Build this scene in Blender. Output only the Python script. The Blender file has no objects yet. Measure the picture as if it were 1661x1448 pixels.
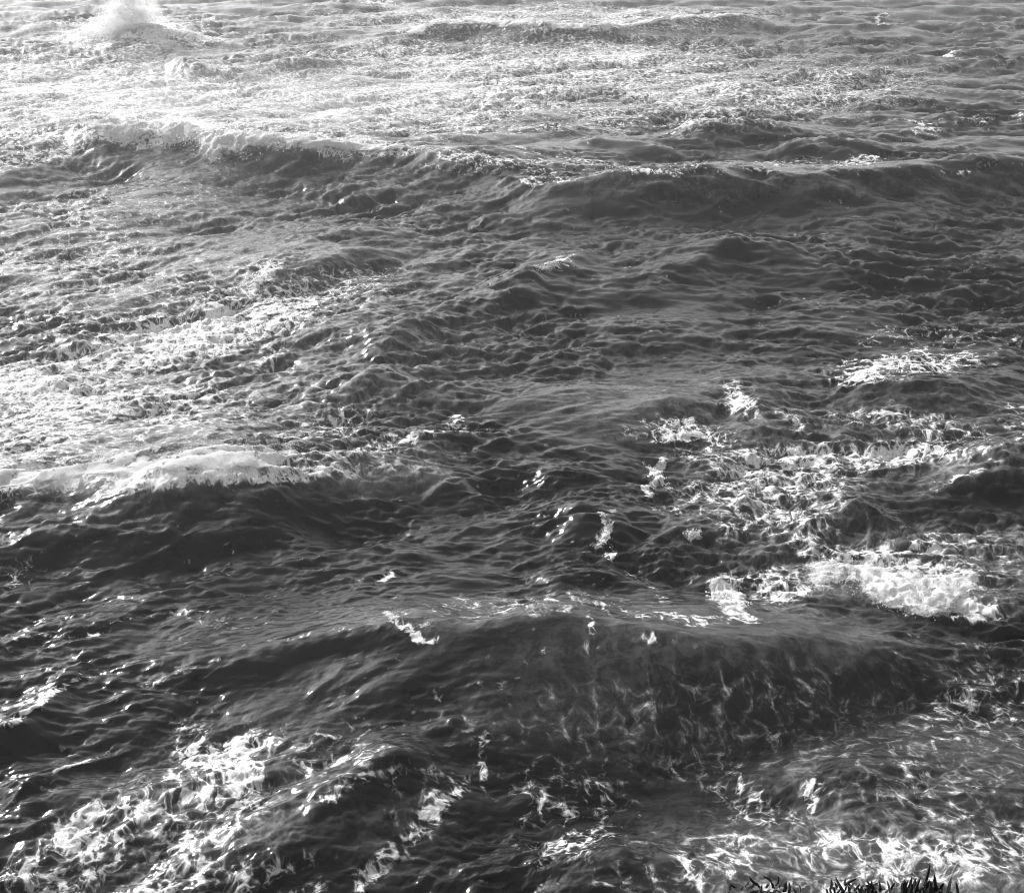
import bpy, bmesh, math, random
import numpy as np
from mathutils import Vector, noise as mnoise

R = math.radians
rng = np.random.default_rng(11)
random.seed(5)
scene = bpy.context.scene
COL = scene.collection

# ------------------------------------------------------------------ camera
CAM_H = 25.0
PITCH = 24.0                      # degrees below the horizon
VFOV = 36.0
W0, H0 = 1661.0, 1448.0           # the photograph
cam_d = bpy.data.cameras.new('camera')
cam = bpy.data.objects.new('camera', cam_d)
COL.objects.link(cam)
cam.location = (0, 0, CAM_H)
cam.rotation_euler = (R(90 - PITCH), 0, 0)
cam_d.sensor_fit = 'VERTICAL'
cam_d.angle_y = R(VFOV)
cam_d.clip_start = 0.1
cam_d.clip_end = 9000
scene.camera = cam

# ------------------------------------------------------------------ sky and sun
SUN_EL, SUN_AZ = 30.0, -45.0      # azimuth from the view direction, left negative
world = bpy.data.worlds.new('World')
scene.world = world
world.use_nodes = True
wn = world.node_tree.nodes
wl = world.node_tree.links
wn.clear()
sky = wn.new('ShaderNodeTexSky')
sky.sky_type = 'NISHITA'
sky.sun_disc = False
sky.sun_elevation = R(SUN_EL)
sky.sun_rotation = R(SUN_AZ)
sky.dust_density = 2.0
bw = wn.new('ShaderNodeRGBToBW')  # the photograph is black and white
bg = wn.new('ShaderNodeBackground')
bg.inputs['Strength'].default_value = 0.15
wo = wn.new('ShaderNodeOutputWorld')
wl.new(sky.outputs[0], bw.inputs[0])
wl.new(bw.outputs[0], bg.inputs['Color'])
wl.new(bg.outputs[0], wo.inputs['Surface'])

sun_d = bpy.data.lights.new('sun', 'SUN')
sun_d.energy = 3.2
sun_d.angle = R(0.5)
sun = bpy.data.objects.new('sun', sun_d)
COL.objects.link(sun)
sdir = Vector((math.sin(R(SUN_AZ)) * math.cos(R(SUN_EL)), math.cos(R(SUN_AZ)) * math.cos(R(SUN_EL)), math.sin(R(SUN_EL))))
sun.rotation_euler = sdir.to_track_quat('Z', 'Y').to_euler()
sun.location = (0, 0, 60)

scene.view_settings.view_transform = 'Standard'
scene.view_settings.look = 'None'
scene.view_settings.gamma = 1.0
scene.view_settings.use_curve_mapping = False
scene.view_settings.exposure = 0.7
scene.cycles.max_bounces = 8
scene.cycles.volume_bounces = 3
scene.cycles.pixel_filter_type = 'BLACKMAN_HARRIS'
scene.cycles.filter_width = 1.0
scene.cycles.caustics_reflective = False
scene.cycles.caustics_refractive = False

# ------------------------------------------------------------------ helpers
cp, sp = math.cos(R(PITCH)), math.sin(R(PITCH))
F = 0.5 * H0 / math.tan(R(VFOV / 2))          # focal length in photo pixels

def at(px, py, z=0.0):
    """the point of the place at height z that the photograph shows at px, py"""
    a, b = (px - W0 / 2) / F, (H0 / 2 - py) / F
    dy, dz = cp + b * sp, -sp + b * cp
    t = (z - CAM_H) / dz
    return a * t, dy * t

def photo_xy(x, y, z):
    zc = y * cp + (CAM_H - z) * sp
    zc = np.maximum(zc, 0.5)
    yc = y * sp - (CAM_H - z) * cp
    return W0 / 2 + F * x / zc, H0 / 2 - F * yc / zc

def sstep(a, b, x):
    t = np.clip((x - a) / (b - a), 0, 1)
    return t * t * (3 - 2 * t)

def tag(o, label=None, cat=None, group=None, kind=None):
    for k, v in (('label', label), ('category', cat), ('group', group), ('kind', kind)):
        if v:
            o[k] = v
    return o

def new_mat(name):
    m = bpy.data.materials.new(name)
    m.use_nodes = True
    m.node_tree.nodes.clear()
    return m, m.node_tree.nodes, m.node_tree.links

def grey(v):
    return (v, v, v, 1)

# ------------------------------------------------------------------ wave tiles (spectral synthesis)
def wave_tile(L, N, lo, hi, wind, spread, rms, chop=1.0, slope=4.0, iso=0.1, ridge=0.0):
    if ridge:
        a = wave_tile(L, N, lo, hi, wind, spread, 1.0, chop, slope, iso)
        b = wave_tile(L, N, lo * 1.6, hi * 1.6, wind, spread, 1.0, chop, slope, iso)
        zr = -np.sqrt(b['z'] ** 2 + .03)
        zr = (zr - zr.mean()) / zr.std()
        z = a['z'] * (1 - ridge) + zr * ridge
        a['dx'] *= (1 - ridge) * rms / z.std()
        a['dy'] *= (1 - ridge) * rms / z.std()
        a['z'] = z * rms / z.std()
        a['J'] = 1 + (a['J'] - 1) * 0.1
        return a
    k1 = 2 * np.pi * np.fft.fftfreq(N, L / N)
    kx, ky = np.meshgrid(k1, k1, indexing='xy')
    k = np.hypot(kx, ky)
    k[0, 0] = 1
    c = (kx * math.cos(wind) + ky * math.sin(wind)) / k
    dirw = np.where(c > 0, c, 0) ** spread + iso
    S = k ** (-slope) * dirw
    kl, kh = 2 * np.pi / hi, 2 * np.pi / lo
    S *= sstep(kl * 0.7, kl * 1.2, k) * (1 - sstep(kh * 0.8, kh * 1.3, k))
    S[0, 0] = 0
    h = np.sqrt(S) * (rng.normal(size=(N, N)) + 1j * rng.normal(size=(N, N)))
    z = np.real(np.fft.ifft2(h))
    s = rms / z.std()
    dx = np.real(np.fft.ifft2(-1j * kx / k * h)) * s * chop
    dy = np.real(np.fft.ifft2(-1j * ky / k * h)) * s * chop
    z *= s
    d = L / N
    jx = 1 + (np.roll(dx, -1, 1) - np.roll(dx, 1, 1)) / (2 * d)
    jy = 1 + (np.roll(dy, -1, 0) - np.roll(dy, 1, 0)) / (2 * d)
    jxy = (np.roll(dx, -1, 0) - np.roll(dx, 1, 0)) / (2 * d)
    J = jx * jy - jxy ** 2
    return dict(L=L, N=N, z=z, dx=dx, dy=dy, J=J)

def sample(tile, x, y, keys, rot=0.0, off=(0.0, 0.0)):
    c, s = math.cos(rot), math.sin(rot)
    N = tile['N']
    u = (c * x + s * y + off[0]) / tile['L'] * N
    v = (-s * x + c * y + off[1]) / tile['L'] * N
    u0, v0 = np.floor(u), np.floor(v)
    fu, fv = u - u0, v - v0
    i0, j0 = u0.astype(np.int64) % N, v0.astype(np.int64) % N
    i1, j1 = (i0 + 1) % N, (j0 + 1) % N
    out = []
    for kx in keys:
        a = tile[kx]
        out.append(a[j0, i0] * (1 - fu) * (1 - fv) + a[j0, i1] * fu * (1 - fv) + a[j1, i0] * (1 - fu) * fv + a[j1, i1] * fu * fv)
    if 'dx' in keys and 'dy' in keys:          # turn the displacement back
        a, b = out[keys.index('dx')], out[keys.index('dy')]
        out[keys.index('dx')], out[keys.index('dy')] = c * a - s * b, s * a + c * b
    return out

# travel direction of the chop: to the right and towards the shore
TA = wave_tile(131.0, 1024, 2.2, 17.0, R(-72), 3.0, 0.20, 1.15, 4.0, 0.03)
TL = wave_tile(47.0, 1024, 0.42, 4.0, R(-56), 13.0, 0.108, 1.3, 3.6, 0.02, .72)      # chop on the left
TR = wave_tile(51.0, 1024, 0.42, 4.0, R(-100), 13.0, 0.102, 1.3, 3.6, 0.03, .72)     # chop on the right
TB = wave_tile(23.0, 1024, 0.2, 1.1, R(-78), 14.0, 0.029, 1.2, 3.3, 0.02, .72)
TC = wave_tile(7.3, 512, 0.05, 0.3, R(-70), 6.0, 0.006, 1.0, 3.2, 0.05, .5)
TN = wave_tile(41.0, 512, 0.3, 14.0, 0.0, 0.0, 1.0, 0.0, 2.9, 1.0)     # plain uneven noise
TS = wave_tile(97.0, 512, 4.0, 40.0, 0.0, 0.0, 1.0, 0.0, 3.2, 1.0)    # slow uneven noise
TBIL = wave_tile(19.0, 512, 1.2, 5.0, 0.0, 0.0, 1.0, 0.0, 3.0, 1.0)   # rounded billows
TF = wave_tile(11.0, 512, 0.06, 1.2, 0.0, 0.0, 1.0, 0.0, 2.6, 1.0)     # churned-up foam relief

# ------------------------------------------------------------------ the swell: each crest line of the photograph
# (photo points with the height of the crest there), front width, back width
CRESTS = [
    ([(60, 60, .2), (130, 50, 1.3), (190, 45, 2.2), (250, 47, 2.2), (300, 50, 1.4), (350, 42, .3)], 2.6, 7),
    ([(600, 70, .2), (650, 52, .9), (700, 40, 1.7), (850, 42, 1.8), (960, 46, 1.7), (1090, 34, 1.5), (1190, 28, 1.4), (1240, 40, .2)], 3.2, 10),
    ([(1280, 45, .2), (1350, 40, 1.2), (1420, 38, 1.2), (1500, 52, .2)], 3, 6),
    ([(0, 262, 1.0), (60, 248, 1.2), (140, 222, 1.6), (190, 212, 2.3), (300, 212, 2.6), (345, 222, 2.6), (400, 224, 2.6), (480, 234, 2.4), (560, 240, 2.2), (680, 238, 2.0),
      (760, 255, 1.6), (880, 288, 1.8), (960, 292, 2.2), (1060, 284, 2.5), (1200, 281, 2.6), (1400, 284, 2.5), (1520, 271, 2.1), (1661, 262, 1.9), (1800, 262, 1.6)], 3.4, 11),
    ([(240, 125, .1), (280, 105, 1.0), (312, 95, 1.7), (345, 104, 1.2), (390, 115, .1)], 2.6, 5),
    ([(430, 118, .1), (470, 101, 1.1), (520, 116, .6), (640, 122, .1)], 2.2, 5),
    ([(1120, 210, .2), (1160, 201, 1.4), (1240, 203, 1.4), (1330, 212, .6), (1400, 215, .1)], 2.6, 6),
    ([(880, 240, .2), (940, 230, 1.0), (1040, 232, .9), (1120, 245, .1)], 2.4, 5),
    ([(1250, 248, .2), (1290, 235, 1.1), (1400, 236, 1.1), (1450, 245, .2)], 2.4, 5),
    ([(1140, 150, .1), (1180, 130, 1.2), (1260, 150, .4), (1400, 130, .5), (1460, 120, .2)], 2.4, 5),
    ([(690, 540, .2), (760, 505, .8), (830, 482, 1.0), (885, 442, 1.3), (915, 412, .9), (950, 405, .2)], 1.8, 4),
    ([(980, 500, .2), (1040, 455, .8), (1090, 420, 1.2), (1140, 395, 1.5), (1190, 384, 1.7), (1270, 396, 1.1), (1330, 420, .2)], 2.2, 5),
    ([(440, 660, .2), (500, 640, .6), (550, 618, 1.05), (590, 602, 1.5), (622, 600, 1.45), (680, 622, .95), (740, 632, .5), (800, 650, .1)], 2.2, 4),
    ([(590, 590, .2), (640, 555, 1.0), (700, 535, 1.0), (760, 545, .3)], 1.8, 4),
    ([(380, 470, .2), (430, 445, .9), (500, 415, 1.0), (560, 405, .7), (640, 420, .1)], 2.0, 4),
    ([(-120, 800, 1.5), (0, 792, 1.8), (100, 792, 2.0), (220, 786, 2.2), (330, 772, 2.4), (420, 770, 2.2), (500, 764, 1.9), (570, 755, 1.6), (640, 748, 1.3), (730, 775, .8), (800, 800, .1)], 2.2, 8),
    ([(-60, 940, .8), (60, 898, 1.1), (200, 880, 1.3), (330, 862, 1.3), (420, 846, 1.2), (500, 866, .9), (620, 880, .1)], 2.2, 4),
    ([(650, 820, .1), (720, 790, .7), (790, 800, .6), (850, 830, .1)], 1.8, 3.5),
    ([(800, 765, .1), (870, 752, .8), (960, 750, .9), (1040, 770, .2)], 1.8, 4),
    ([(870, 860, .1), (930, 842, .6), (980, 832, .8), (1060, 850, .3), (1100, 870, .1)], 1.4, 3),
    ([(830, 970, .1), (900, 925, .8), (985, 900, 1.2), (1050, 925, .8), (1140, 965, .2)], 1.6, 3),
    ([(1020, 905, .1), (1080, 880, .6), (1130, 872, .7), (1180, 900, .1)], 1.4, 3),
    ([(180, 1110, .1), (260, 1085, .6), (350, 1060, 1.0), (450, 1038, 1.35), (550, 1020, 1.65), (640, 994, 1.95), (690, 1012, 1.8), (760, 1003, 1.8), (880, 992, 1.9), (960, 1000, 1.8),
      (1060, 1000, 1.5), (1180, 1002, 1.25), (1300, 1035, .95), (1450, 1055, .75), (1600, 1090, .4), (1800, 1130, .1)], 3.2, 4.2),
    ([(-60, 1200, .7), (0, 1178, .8), (60, 1152, .9), (110, 1130, .7), (165, 1092, .4), (190, 1080, .1)], 1.1, 2),
    ([(-60, 1050, .6), (0, 1040, .7), (90, 1035, .6), (170, 1022, .8), (240, 1003, .7), (350, 1000, .5), (420, 1000, .1)], 1.3, 2.4),
    ([(420, 1330, .1), (500, 1285, .5), (560, 1262, .8), (615, 1225, .9), (690, 1205, .4), (740, 1190, .1)], 1.4, 2),
    ([(380, 1420, .1), (440, 1370, .4), (520, 1340, .7), (620, 1350, .4), (700, 1380, .1)], 1.6, 2.4),
    ([(0, 1290, .1), (60, 1250, .5), (130, 1230, .4), (180, 1200, .1)], 1.2, 2),
    ([(1480, 810, .1), (1560, 775, .7), (1661, 736, 1.5), (1800, 720, 1.6)], 2.0, 3.5),
    ([(1325, 862, .2), (1365, 842, .6), (1402, 838, .65), (1436, 820, 1.1), (1468, 836, .85), (1510, 846, .5), (1560, 862, .1)], 1.1, 2.2),
    ([(1210, 820, .1), (1235, 803, .8), (1280, 825, .3), (1310, 840, .1)], .8, 1.6),
    ([(1100, 660, .1), (1180, 630, .7), (1230, 650, .8), (1300, 690, .3)], 1.6, 4),
    ([(1340, 640, .2), (1420, 625, .8), (1530, 635, .8), (1600, 660, .1)], 1.8, 4),
    ([(980, 690, .1), (1030, 660, .5), (1090, 670, .4), (1140, 690, .1)], 1.4, 3),
    ([(1240, 1290, .1), (1300, 1250, .5), (1400, 1250, .6), (1500, 1290, .2)], 1.8, 3),
    ([(700, 1440, .1), (860, 1390, .5), (1000, 1380, .6), (1060, 1410, .1)], 1.6, 2.5),
]

def smooth_line(pts):
    P = np.array(pts, float)
    n = len(P)
    out = []
    for i in range(n - 1):
        p0, p1, p2, p3 = P[max(i - 1, 0)], P[i], P[i + 1], P[min(i + 2, n - 1)]
        for t in (0, .34, .67):
            out.append(.5 * (2 * p1 + (p2 - p0) * t + (2 * p0 - 5 * p1 + 4 * p2 - p3) * t * t + (3 * p1 - p0 - 3 * p2 + p3) * t ** 3))
    out.append(P[-1])
    return np.array(out)

def crest_height(x, y):
    z = np.zeros_like(x)
    lee = np.zeros_like(x)
    for pts, wf, wb in CRESTS:
        line = smooth_line([(*at(px, py, a), a) for px, py, a in pts])
        pad = max(wf, wb) * 7
        m = (x > line[:, 0].min() - pad) & (x < line[:, 0].max() + pad) & (y > line[:, 1].min() - pad) & (y < line[:, 1].max() + pad)
        idx = np.nonzero(m)[0]
        if not len(idx):
            continue
        X, Y = x[idx], y[idx]
        num = np.zeros(len(idx))
        den = np.zeros(len(idx))
        nlee = np.zeros(len(idx))
        e = 0.22 * wf
        for i in range(len(line) - 1):
            ax, ay, aa = line[i]
            bx, by, ba = line[i + 1]
            ex, ey = bx - ax, by - ay
            L2 = ex * ex + ey * ey + 1e-9
            t = np.clip(((X - ax) * ex + (Y - ay) * ey) / L2, 0, 1)
            qx, qy = X - ax - t * ex, Y - ay - t * ey
            d2 = qx * qx + qy * qy
            sd = (ex * qy - ey * qx) / math.sqrt(L2)
            w = wf + (wb - wf) * sstep(-.3 * wf, .3 * wf, sd)
            h = np.maximum(aa + (ba - aa) * t, 0) * np.exp(-((np.sqrt(d2 + e * e) - e) / w) ** 1.15)
            g = (d2 + .04) ** -3.0
            num += g * h
            nlee += g * h * sstep(.1 * wf, -.5 * wf, sd)
            den += g
        z[idx] += (num / den) ** 2.5
        lee[idx] += nlee / den
    return z ** .4, lee

# ------------------------------------------------------------------ where the photograph shows foam, plus far glare painted in as foam
# photo x, y, half width, half height, tilt (degrees, up to the right), amount
FOAM = [
    (80, 1138, 100, 7, 28, .72), (110, 1032, 110, 5, 4, .6), (250, 1003, 110, 5, 6, .68), (34, 925, 46, 16, 50, .72), (130, 1240, 60, 5, 30, .5), (300, 1090, 70, 5, 18, .45), (470, 1035, 110, 6, 10, .5), (590, 1215, 40, 5, 30, .6),
    (205, 52, 140, 20, 0, .95), (190, 68, 120, 18, 0, .5), (1555, 88, 22, 5, 20, .9), (1432, 34, 9, 6, 0, .9), (1350, 150, 60, 4, 6, .8), (1420, 135, 40, 4, 8, .75), (1625, 190, 40, 4, 0, .7), (1510, 205, 24, 5, -30, .7), (620, 5, 30, 4, -10, .8), (340, 40, 22, 4, 25, .8), (470, 100, 10, 5, 0, .8), (1250, 160, 110, 7, 6, .75), (1380, 262, 60, 5, 4, .7), (1560, 282, 16, 4, 0, .9), (870, 180, 6, 14, 0, .8), (900, 26, 330, 16, 0, .62), (860, 40, 300, 7, 0, .7), (690, 62, 60, 12, 30, .6),
    (850, 120, 420, 60, 0, .66), (420, 165, 460, 56, 0, .64), (820, 190, 340, 30, 0, .6), (1180, 160, 300, 46, 5, .54), (1160, 185, 90, 8, 8, .7), (100, 140, 320, 64, 0, .54),  # wide thin foam, its amount raised to paint in the far glare too
    (330, 206, 360, 16, 0, .85), (90, 214, 120, 22, 0, .75), (420, 228, 260, 12, -4, 1.0), (230, 222, 80, 16, 0, .9), (560, 241, 130, 7, -2, 1.0), (60, 255, 90, 16, 10, .75),
    (1150, 272, 520, 11, 0, .42), (900, 290, 40, 5, 0, .75), (1060, 283, 50, 6, 0, .75), (1220, 279, 70, 4, 0, .75), (1520, 274, 90, 6, 0, .4), (860, 262, 200, 14, -6, .5),
    (430, 452, 40, 14, 30, .9), (250, 480, 260, 48, 12, .52), (90, 430, 190, 74, 10, .46), (150, 340, 220, 54, 8, .34), (540, 480, 90, 14, 22, .5),
    (300, 550, 330, 46, 17, .78), (80, 615, 190, 46, 10, .86), (200, 670, 320, 56, 4, .68), (480, 700, 150, 30, 8, .6), (150, 725, 280, 40, 0, .74), (300, 758, 330, 26, 3, .85), (300, 772, 340, 20, 2, 1.1), (200, 790, 260, 12, 2, .9), (640, 722, 130, 10, 10, .6),
    (40, 800, 90, 20, 0, .5), (440, 590, 30, 50, -20, .45), (895, 430, 26, 7, 30, .8), (880, 520, 24, 6, 0, .5), (750, 690, 20, 10, -30, .9),
    (1480, 590, 130, 18, 4, .72), (1560, 560, 150, 30, 0, .35), (1430, 550, 60, 16, 0, .4), (1490, 690, 130, 22, -8, .62), (1200, 650, 40, 18, -35, .7), (1290, 675, 50, 14, -25, .5), (1650, 690, 40, 30, -30, .6),
    (1110, 705, 110, 20, -8, .72), (1270, 738, 170, 18, 0, .66), (1420, 742, 190, 28, 4, .82), (1075, 768, 12, 34, -25, .95), (1560, 772, 90, 5, 14, .6),
    (1250, 800, 140, 66, 10, .66), (1320, 850, 60, 40, 40, .55), (1560, 890, 130, 36, 0, .5), (1130, 830, 100, 14, -10, .5), (1120, 866, 16, 9, 0, 1.0),
    (1460, 920, 170, 28, -8, .85), (1330, 940, 150, 24, 5, .62), (1500, 960, 130, 24, -8, 1.0), (1560, 985, 80, 20, -6, 1.05), (1600, 900, 90, 50, 0, .4),
    (1185, 968, 26, 24, -30, 1.1), (1205, 984, 24, 8, -20, .8), (982, 855, 9, 40, -20, .7), (990, 895, 12, 14, 0, .7), (1090, 1000, 130, 8, 0, .45), (880, 985, 140, 14, 0, .4), (660, 1012, 40, 9, -25, .85), (740, 975, 60, 14, 0, .4),
    (1050, 950, 40, 8, -40, .4), (350, 1003, 90, 5, 0, .5), (610, 930, 40, 7, 0, .6), (30, 930, 34, 36, 40, .45),
    (940, 1035, 9, 30, -10, .6), (1040, 1040, 14, 10, 0, .6),
    (310, 1210, 44, 38, 20, .55), (330, 1270, 140, 48, 25, .70), (190, 1330, 140, 44, 28, .70), (330, 1350, 140, 54, 40, .62), (120, 1410, 160, 54, 20, .56), (330, 1430, 180, 30, 10, .6), (400, 1270, 44, 54, 10, .72),
    (560, 1270, 90, 12, 28, .6), (690, 1310, 16, 54, -25, .5), (640, 1375, 150, 22, 42, .82), (625, 1325, 14, 40, -20, .5), (520, 1440, 90, 14, 20, .7), (640, 1260, 40, 40, 20, .42), (560, 1220, 100, 50, 20, .32), (700, 1280, 60, 40, 0, .32),
    (790, 1240, 10, 50, -5, .5), (925, 1290, 90, 60, 0, .38), (940, 1370, 70, 30, 20, .5), (1030, 1430, 60, 30, 0, .4),
    (1190, 1290, 90, 20, -12, .55), (1325, 1290, 16, 40, 0, .75), (1140, 1250, 100, 40, -20, .36), (1230, 1330, 100, 24, -5, .5), (1150, 1400, 90, 40, 30, .6),
    (1350, 1390, 220, 40, 0, .66), (1520, 1410, 180, 40, 8, .78), (1630, 1370, 80, 50, 10, .7), (1400, 1435, 260, 18, 4, .7), (1560, 1200, 190, 110, 30, .44), (1500, 1280, 130, 60, -40, .42), (1250, 1160, 300, 80, 0, .27), (1000, 1180, 220, 70, 0, .18),
]
# paler water: clouds of bubbles under the surface, plus glare put into the colour
MILK = [
    (180, 430, 340, 110, 8, .6), (300, 130, 420, 74, 0, .7), (1000, 120, 420, 66, 0, .5), (260, 560, 380, 66, 14, .75),  # broad patches: bubbly water, and the silver sheen at left and top painted in
    (1180, 1070, 320, 60, 0, .2), (1200, 1160, 340, 70, 0, .3), (1350, 1050, 120, 30, 0, .25), (1450, 1400, 330, 70, 0, .9), (1540, 1240, 180, 120, 20, .26), (1280, 1200, 260, 120, 0, .16), (1330, 690, 300, 60, 0, .40), (1120, 640, 260, 60, 0, .25),
    (1540, 895, 200, 48, 0, .8), (1270, 800, 140, 90, 0, .6), (1400, 745, 260, 34, 0, .8), (1420, 930, 250, 60, 0, .5), (250, 650, 420, 130, 8, .75), (600, 765, 120, 26, 6, .6), (300, 1330, 230, 90, 20, .45), (620, 1360, 120, 70, 30, .12), (420, 230, 330, 26, 0, .5),
    (950, 90, 400, 70, 0, .4), (850, 60, 230, 25, 0, .3), (1180, 300, 500, 14, 0, .18), (900, 985, 260, 16, 0, .3), (680, 1000, 200, 14, 0, .25), (1300, 1230, 30, 40, 0, .5),
]

def blobs(px, py, table, soft):
    out = np.zeros_like(px)
    for cx, cy, rx, ry, ang, a in table:
        c, s = math.cos(R(ang)), math.sin(R(ang))
        dx, dy = px - cx, -(py - cy)
        u, v = (c * dx + s * dy) / rx, (-s * dx + c * dy) / ry
        d = np.sqrt(u * u + v * v)
        out = np.maximum(out, a * (1 - sstep(1 - soft, 1 + soft, d)))
    return out

def surface(x, y, sp_):
    def keep(lam):
        return 1 - sstep(lam * 0.42, lam * 1.0, sp_)
    nA, = sample(TN, x, y, ['z'], 0.4)
    nB, = sample(TN, x, y, ['z'], 1.9, (13, 7))
    sA, = sample(TS, x, y, ['z'], 0.7)
    sB, = sample(TS, x, y, ['z'], 2.3, (31, 17))
    zc, lee = crest_height(x + sA * 0.8, y + sB * 0.7)
    k = keep(6) * (1 + .35 * sstep(110, 210, y))
    az, ax_, ay_ = sample(TA, x, y, ['z', 'dx', 'dy'])
    z = zc + az * k
    ddx, ddy = ax_ * k, ay_ * k
    # gusts: the chop is not equally rough everywhere
    # sheltered: the steep faces under the crests, and the water close to the cliff
    gust = np.clip(1 + 0.42 * sA + .2 * nA, .3, 1.9)
    gust *= 1 + .35 * sstep(105, 190, y)
    gust *= (1 - .38 * sstep(.1, 1.1, lee)) * (.62 + .38 * sstep(32, 62, y))
    faceness = np.clip(zc / 1.6, 0, 1)
    side = sstep(-.35, .35, x / (y + 20) + .12 * nB)
    for T, rot, lam, wgt in ((TL, 0.0, 1.5, gust * (1 - side)), (TR, 0.0, 1.5, gust * side), (TB, -0.15, 0.55, gust), (TC, 0.3, .13, gust)):
        k = keep(lam) * wgt
        a, dx_, dy_, = sample(T, x + ddx, y + ddy, ['z', 'dx', 'dy'], rot)
        z += a * k
        ddx += dx_ * k
        ddy += dy_ * k
    JA, = sample(TA, x, y, ['J'])
    JB = sample(TL, x, y, ['J'])[0] * (1 - side) + sample(TR, x, y, ['J'])[0] * side
    return x + ddx, y + ddy, z, nA, nB, sA, sB, JA, JB, keep

# ------------------------------------------------------------------ the sea surface
def build_sea():
    NV, NU = 1100, 1000
    # rows: seen at even steps from just under the frame to just over it, then on to the horizon
    s = np.linspace(0, 1, NV)
    pyr = (H0 + 150) + ((-90) - (H0 + 150)) * (s ** 0.80)
    b = (H0 / 2 - pyr) / F
    dep = np.arctan2(sp - b * cp, cp + b * sp)
    rows = CAM_H / np.tan(dep)
    near = np.linspace(-2, rows[0], 26)[:-1]
    far = np.geomspace(rows[-1], 5200, 52)[1:]
    rows = np.concatenate([near, rows, far])
    ucore = np.linspace(-1.16, 1.16, NU)
    g = np.geomspace(0.02, 9, 26)
    us = np.concatenate([(-1.16 - g)[::-1], ucore, 1.16 + g])
    half = (W0 / 2) / F
    yy = np.repeat(rows[:, None], len(us), 1)
    xx = us[None, :] * half * (np.maximum(yy, 10) * cp + CAM_H * sp)
    sy = np.gradient(rows)[:, None] + 0 * xx
    sx = np.gradient(xx, axis=1)
    shp = xx.shape
    x, y = xx.ravel().copy(), yy.ravel().copy()
    sp_ = np.maximum(sy, sx).ravel()

    x2, y2, z, nA, nB, sA, sB, JA, JB, keep = surface(x, y, sp_)
    px, py = photo_xy(x2, y2, z)
    fo = blobs(px + nA * 9 + sA * 5, py + nB * 6, FOAM, .55)
    fo *= np.clip(.92 + .16 * sB + .14 * nA, .5, 1.25)
    mi = blobs(px + nA * 12, py + nB * 8, MILK, .75)
    # whitecaps where the chop folds over
    cap = sstep(.40, .10, JA + .25 * (JB - 1)) * .55 + sstep(.55, .25, JB) * .25
    fo = np.clip(np.maximum(fo, cap * np.clip(.6 + .4 * nA, 0, 1)), 0, 1.1)
    t1, = sample(TF, x2, y2, ['z'])
    t2, = sample(TF, x2 * .31, y2 * .31, ['z'], .8)
    z += sstep(.6, 1.05, fo) * (.02 * t1 * keep(.3) + .05 * t2 * keep(.9))
    co = np.stack([x2, y2, z], 1).astype(np.float32)
    nv, nu = shp
    i = np.arange(nv * nu).reshape(nv, nu)
    q = np.stack([i[:-1, :-1], i[:-1, 1:], i[1:, 1:], i[1:, :-1]], -1).reshape(-1, 4).astype(np.int32)
    me = bpy.data.meshes.new('sea_water')
    me.vertices.add(len(co))
    me.vertices.foreach_set('co', co.ravel())
    me.loops.add(q.size)
    me.loops.foreach_set('vertex_index', q.ravel())
    me.polygons.add(len(q))
    me.polygons.foreach_set('loop_start', np.arange(0, q.size, 4, dtype=np.int32))
    me.polygons.foreach_set('use_smooth', np.ones(len(q), dtype=bool))
    me.update(calc_edges=True)
    # waves too small for the mesh far out go into the gloss instead
    ro = .09 + .12 * sstep(.06, .7, sp_)
    for nm, arr in (('foam', fo), ('milk', mi), ('gloss_spread', ro)):
        at_ = me.attributes.new(nm, 'FLOAT', 'POINT')
        at_.data.foreach_set('value', arr.astype(np.float32))
    fl = me.attributes.new('drift', 'FLOAT_VECTOR', 'POINT')
    fl.data.foreach_set('vector', np.stack([x, y, 0 * x], 1).astype(np.float32).ravel())
    o = bpy.data.objects.new('sea_water', me)
    COL.objects.link(o)
    tag(o, 'choppy dark open sea with swell crests and drifting foam', kind='structure')
    return o

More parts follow.
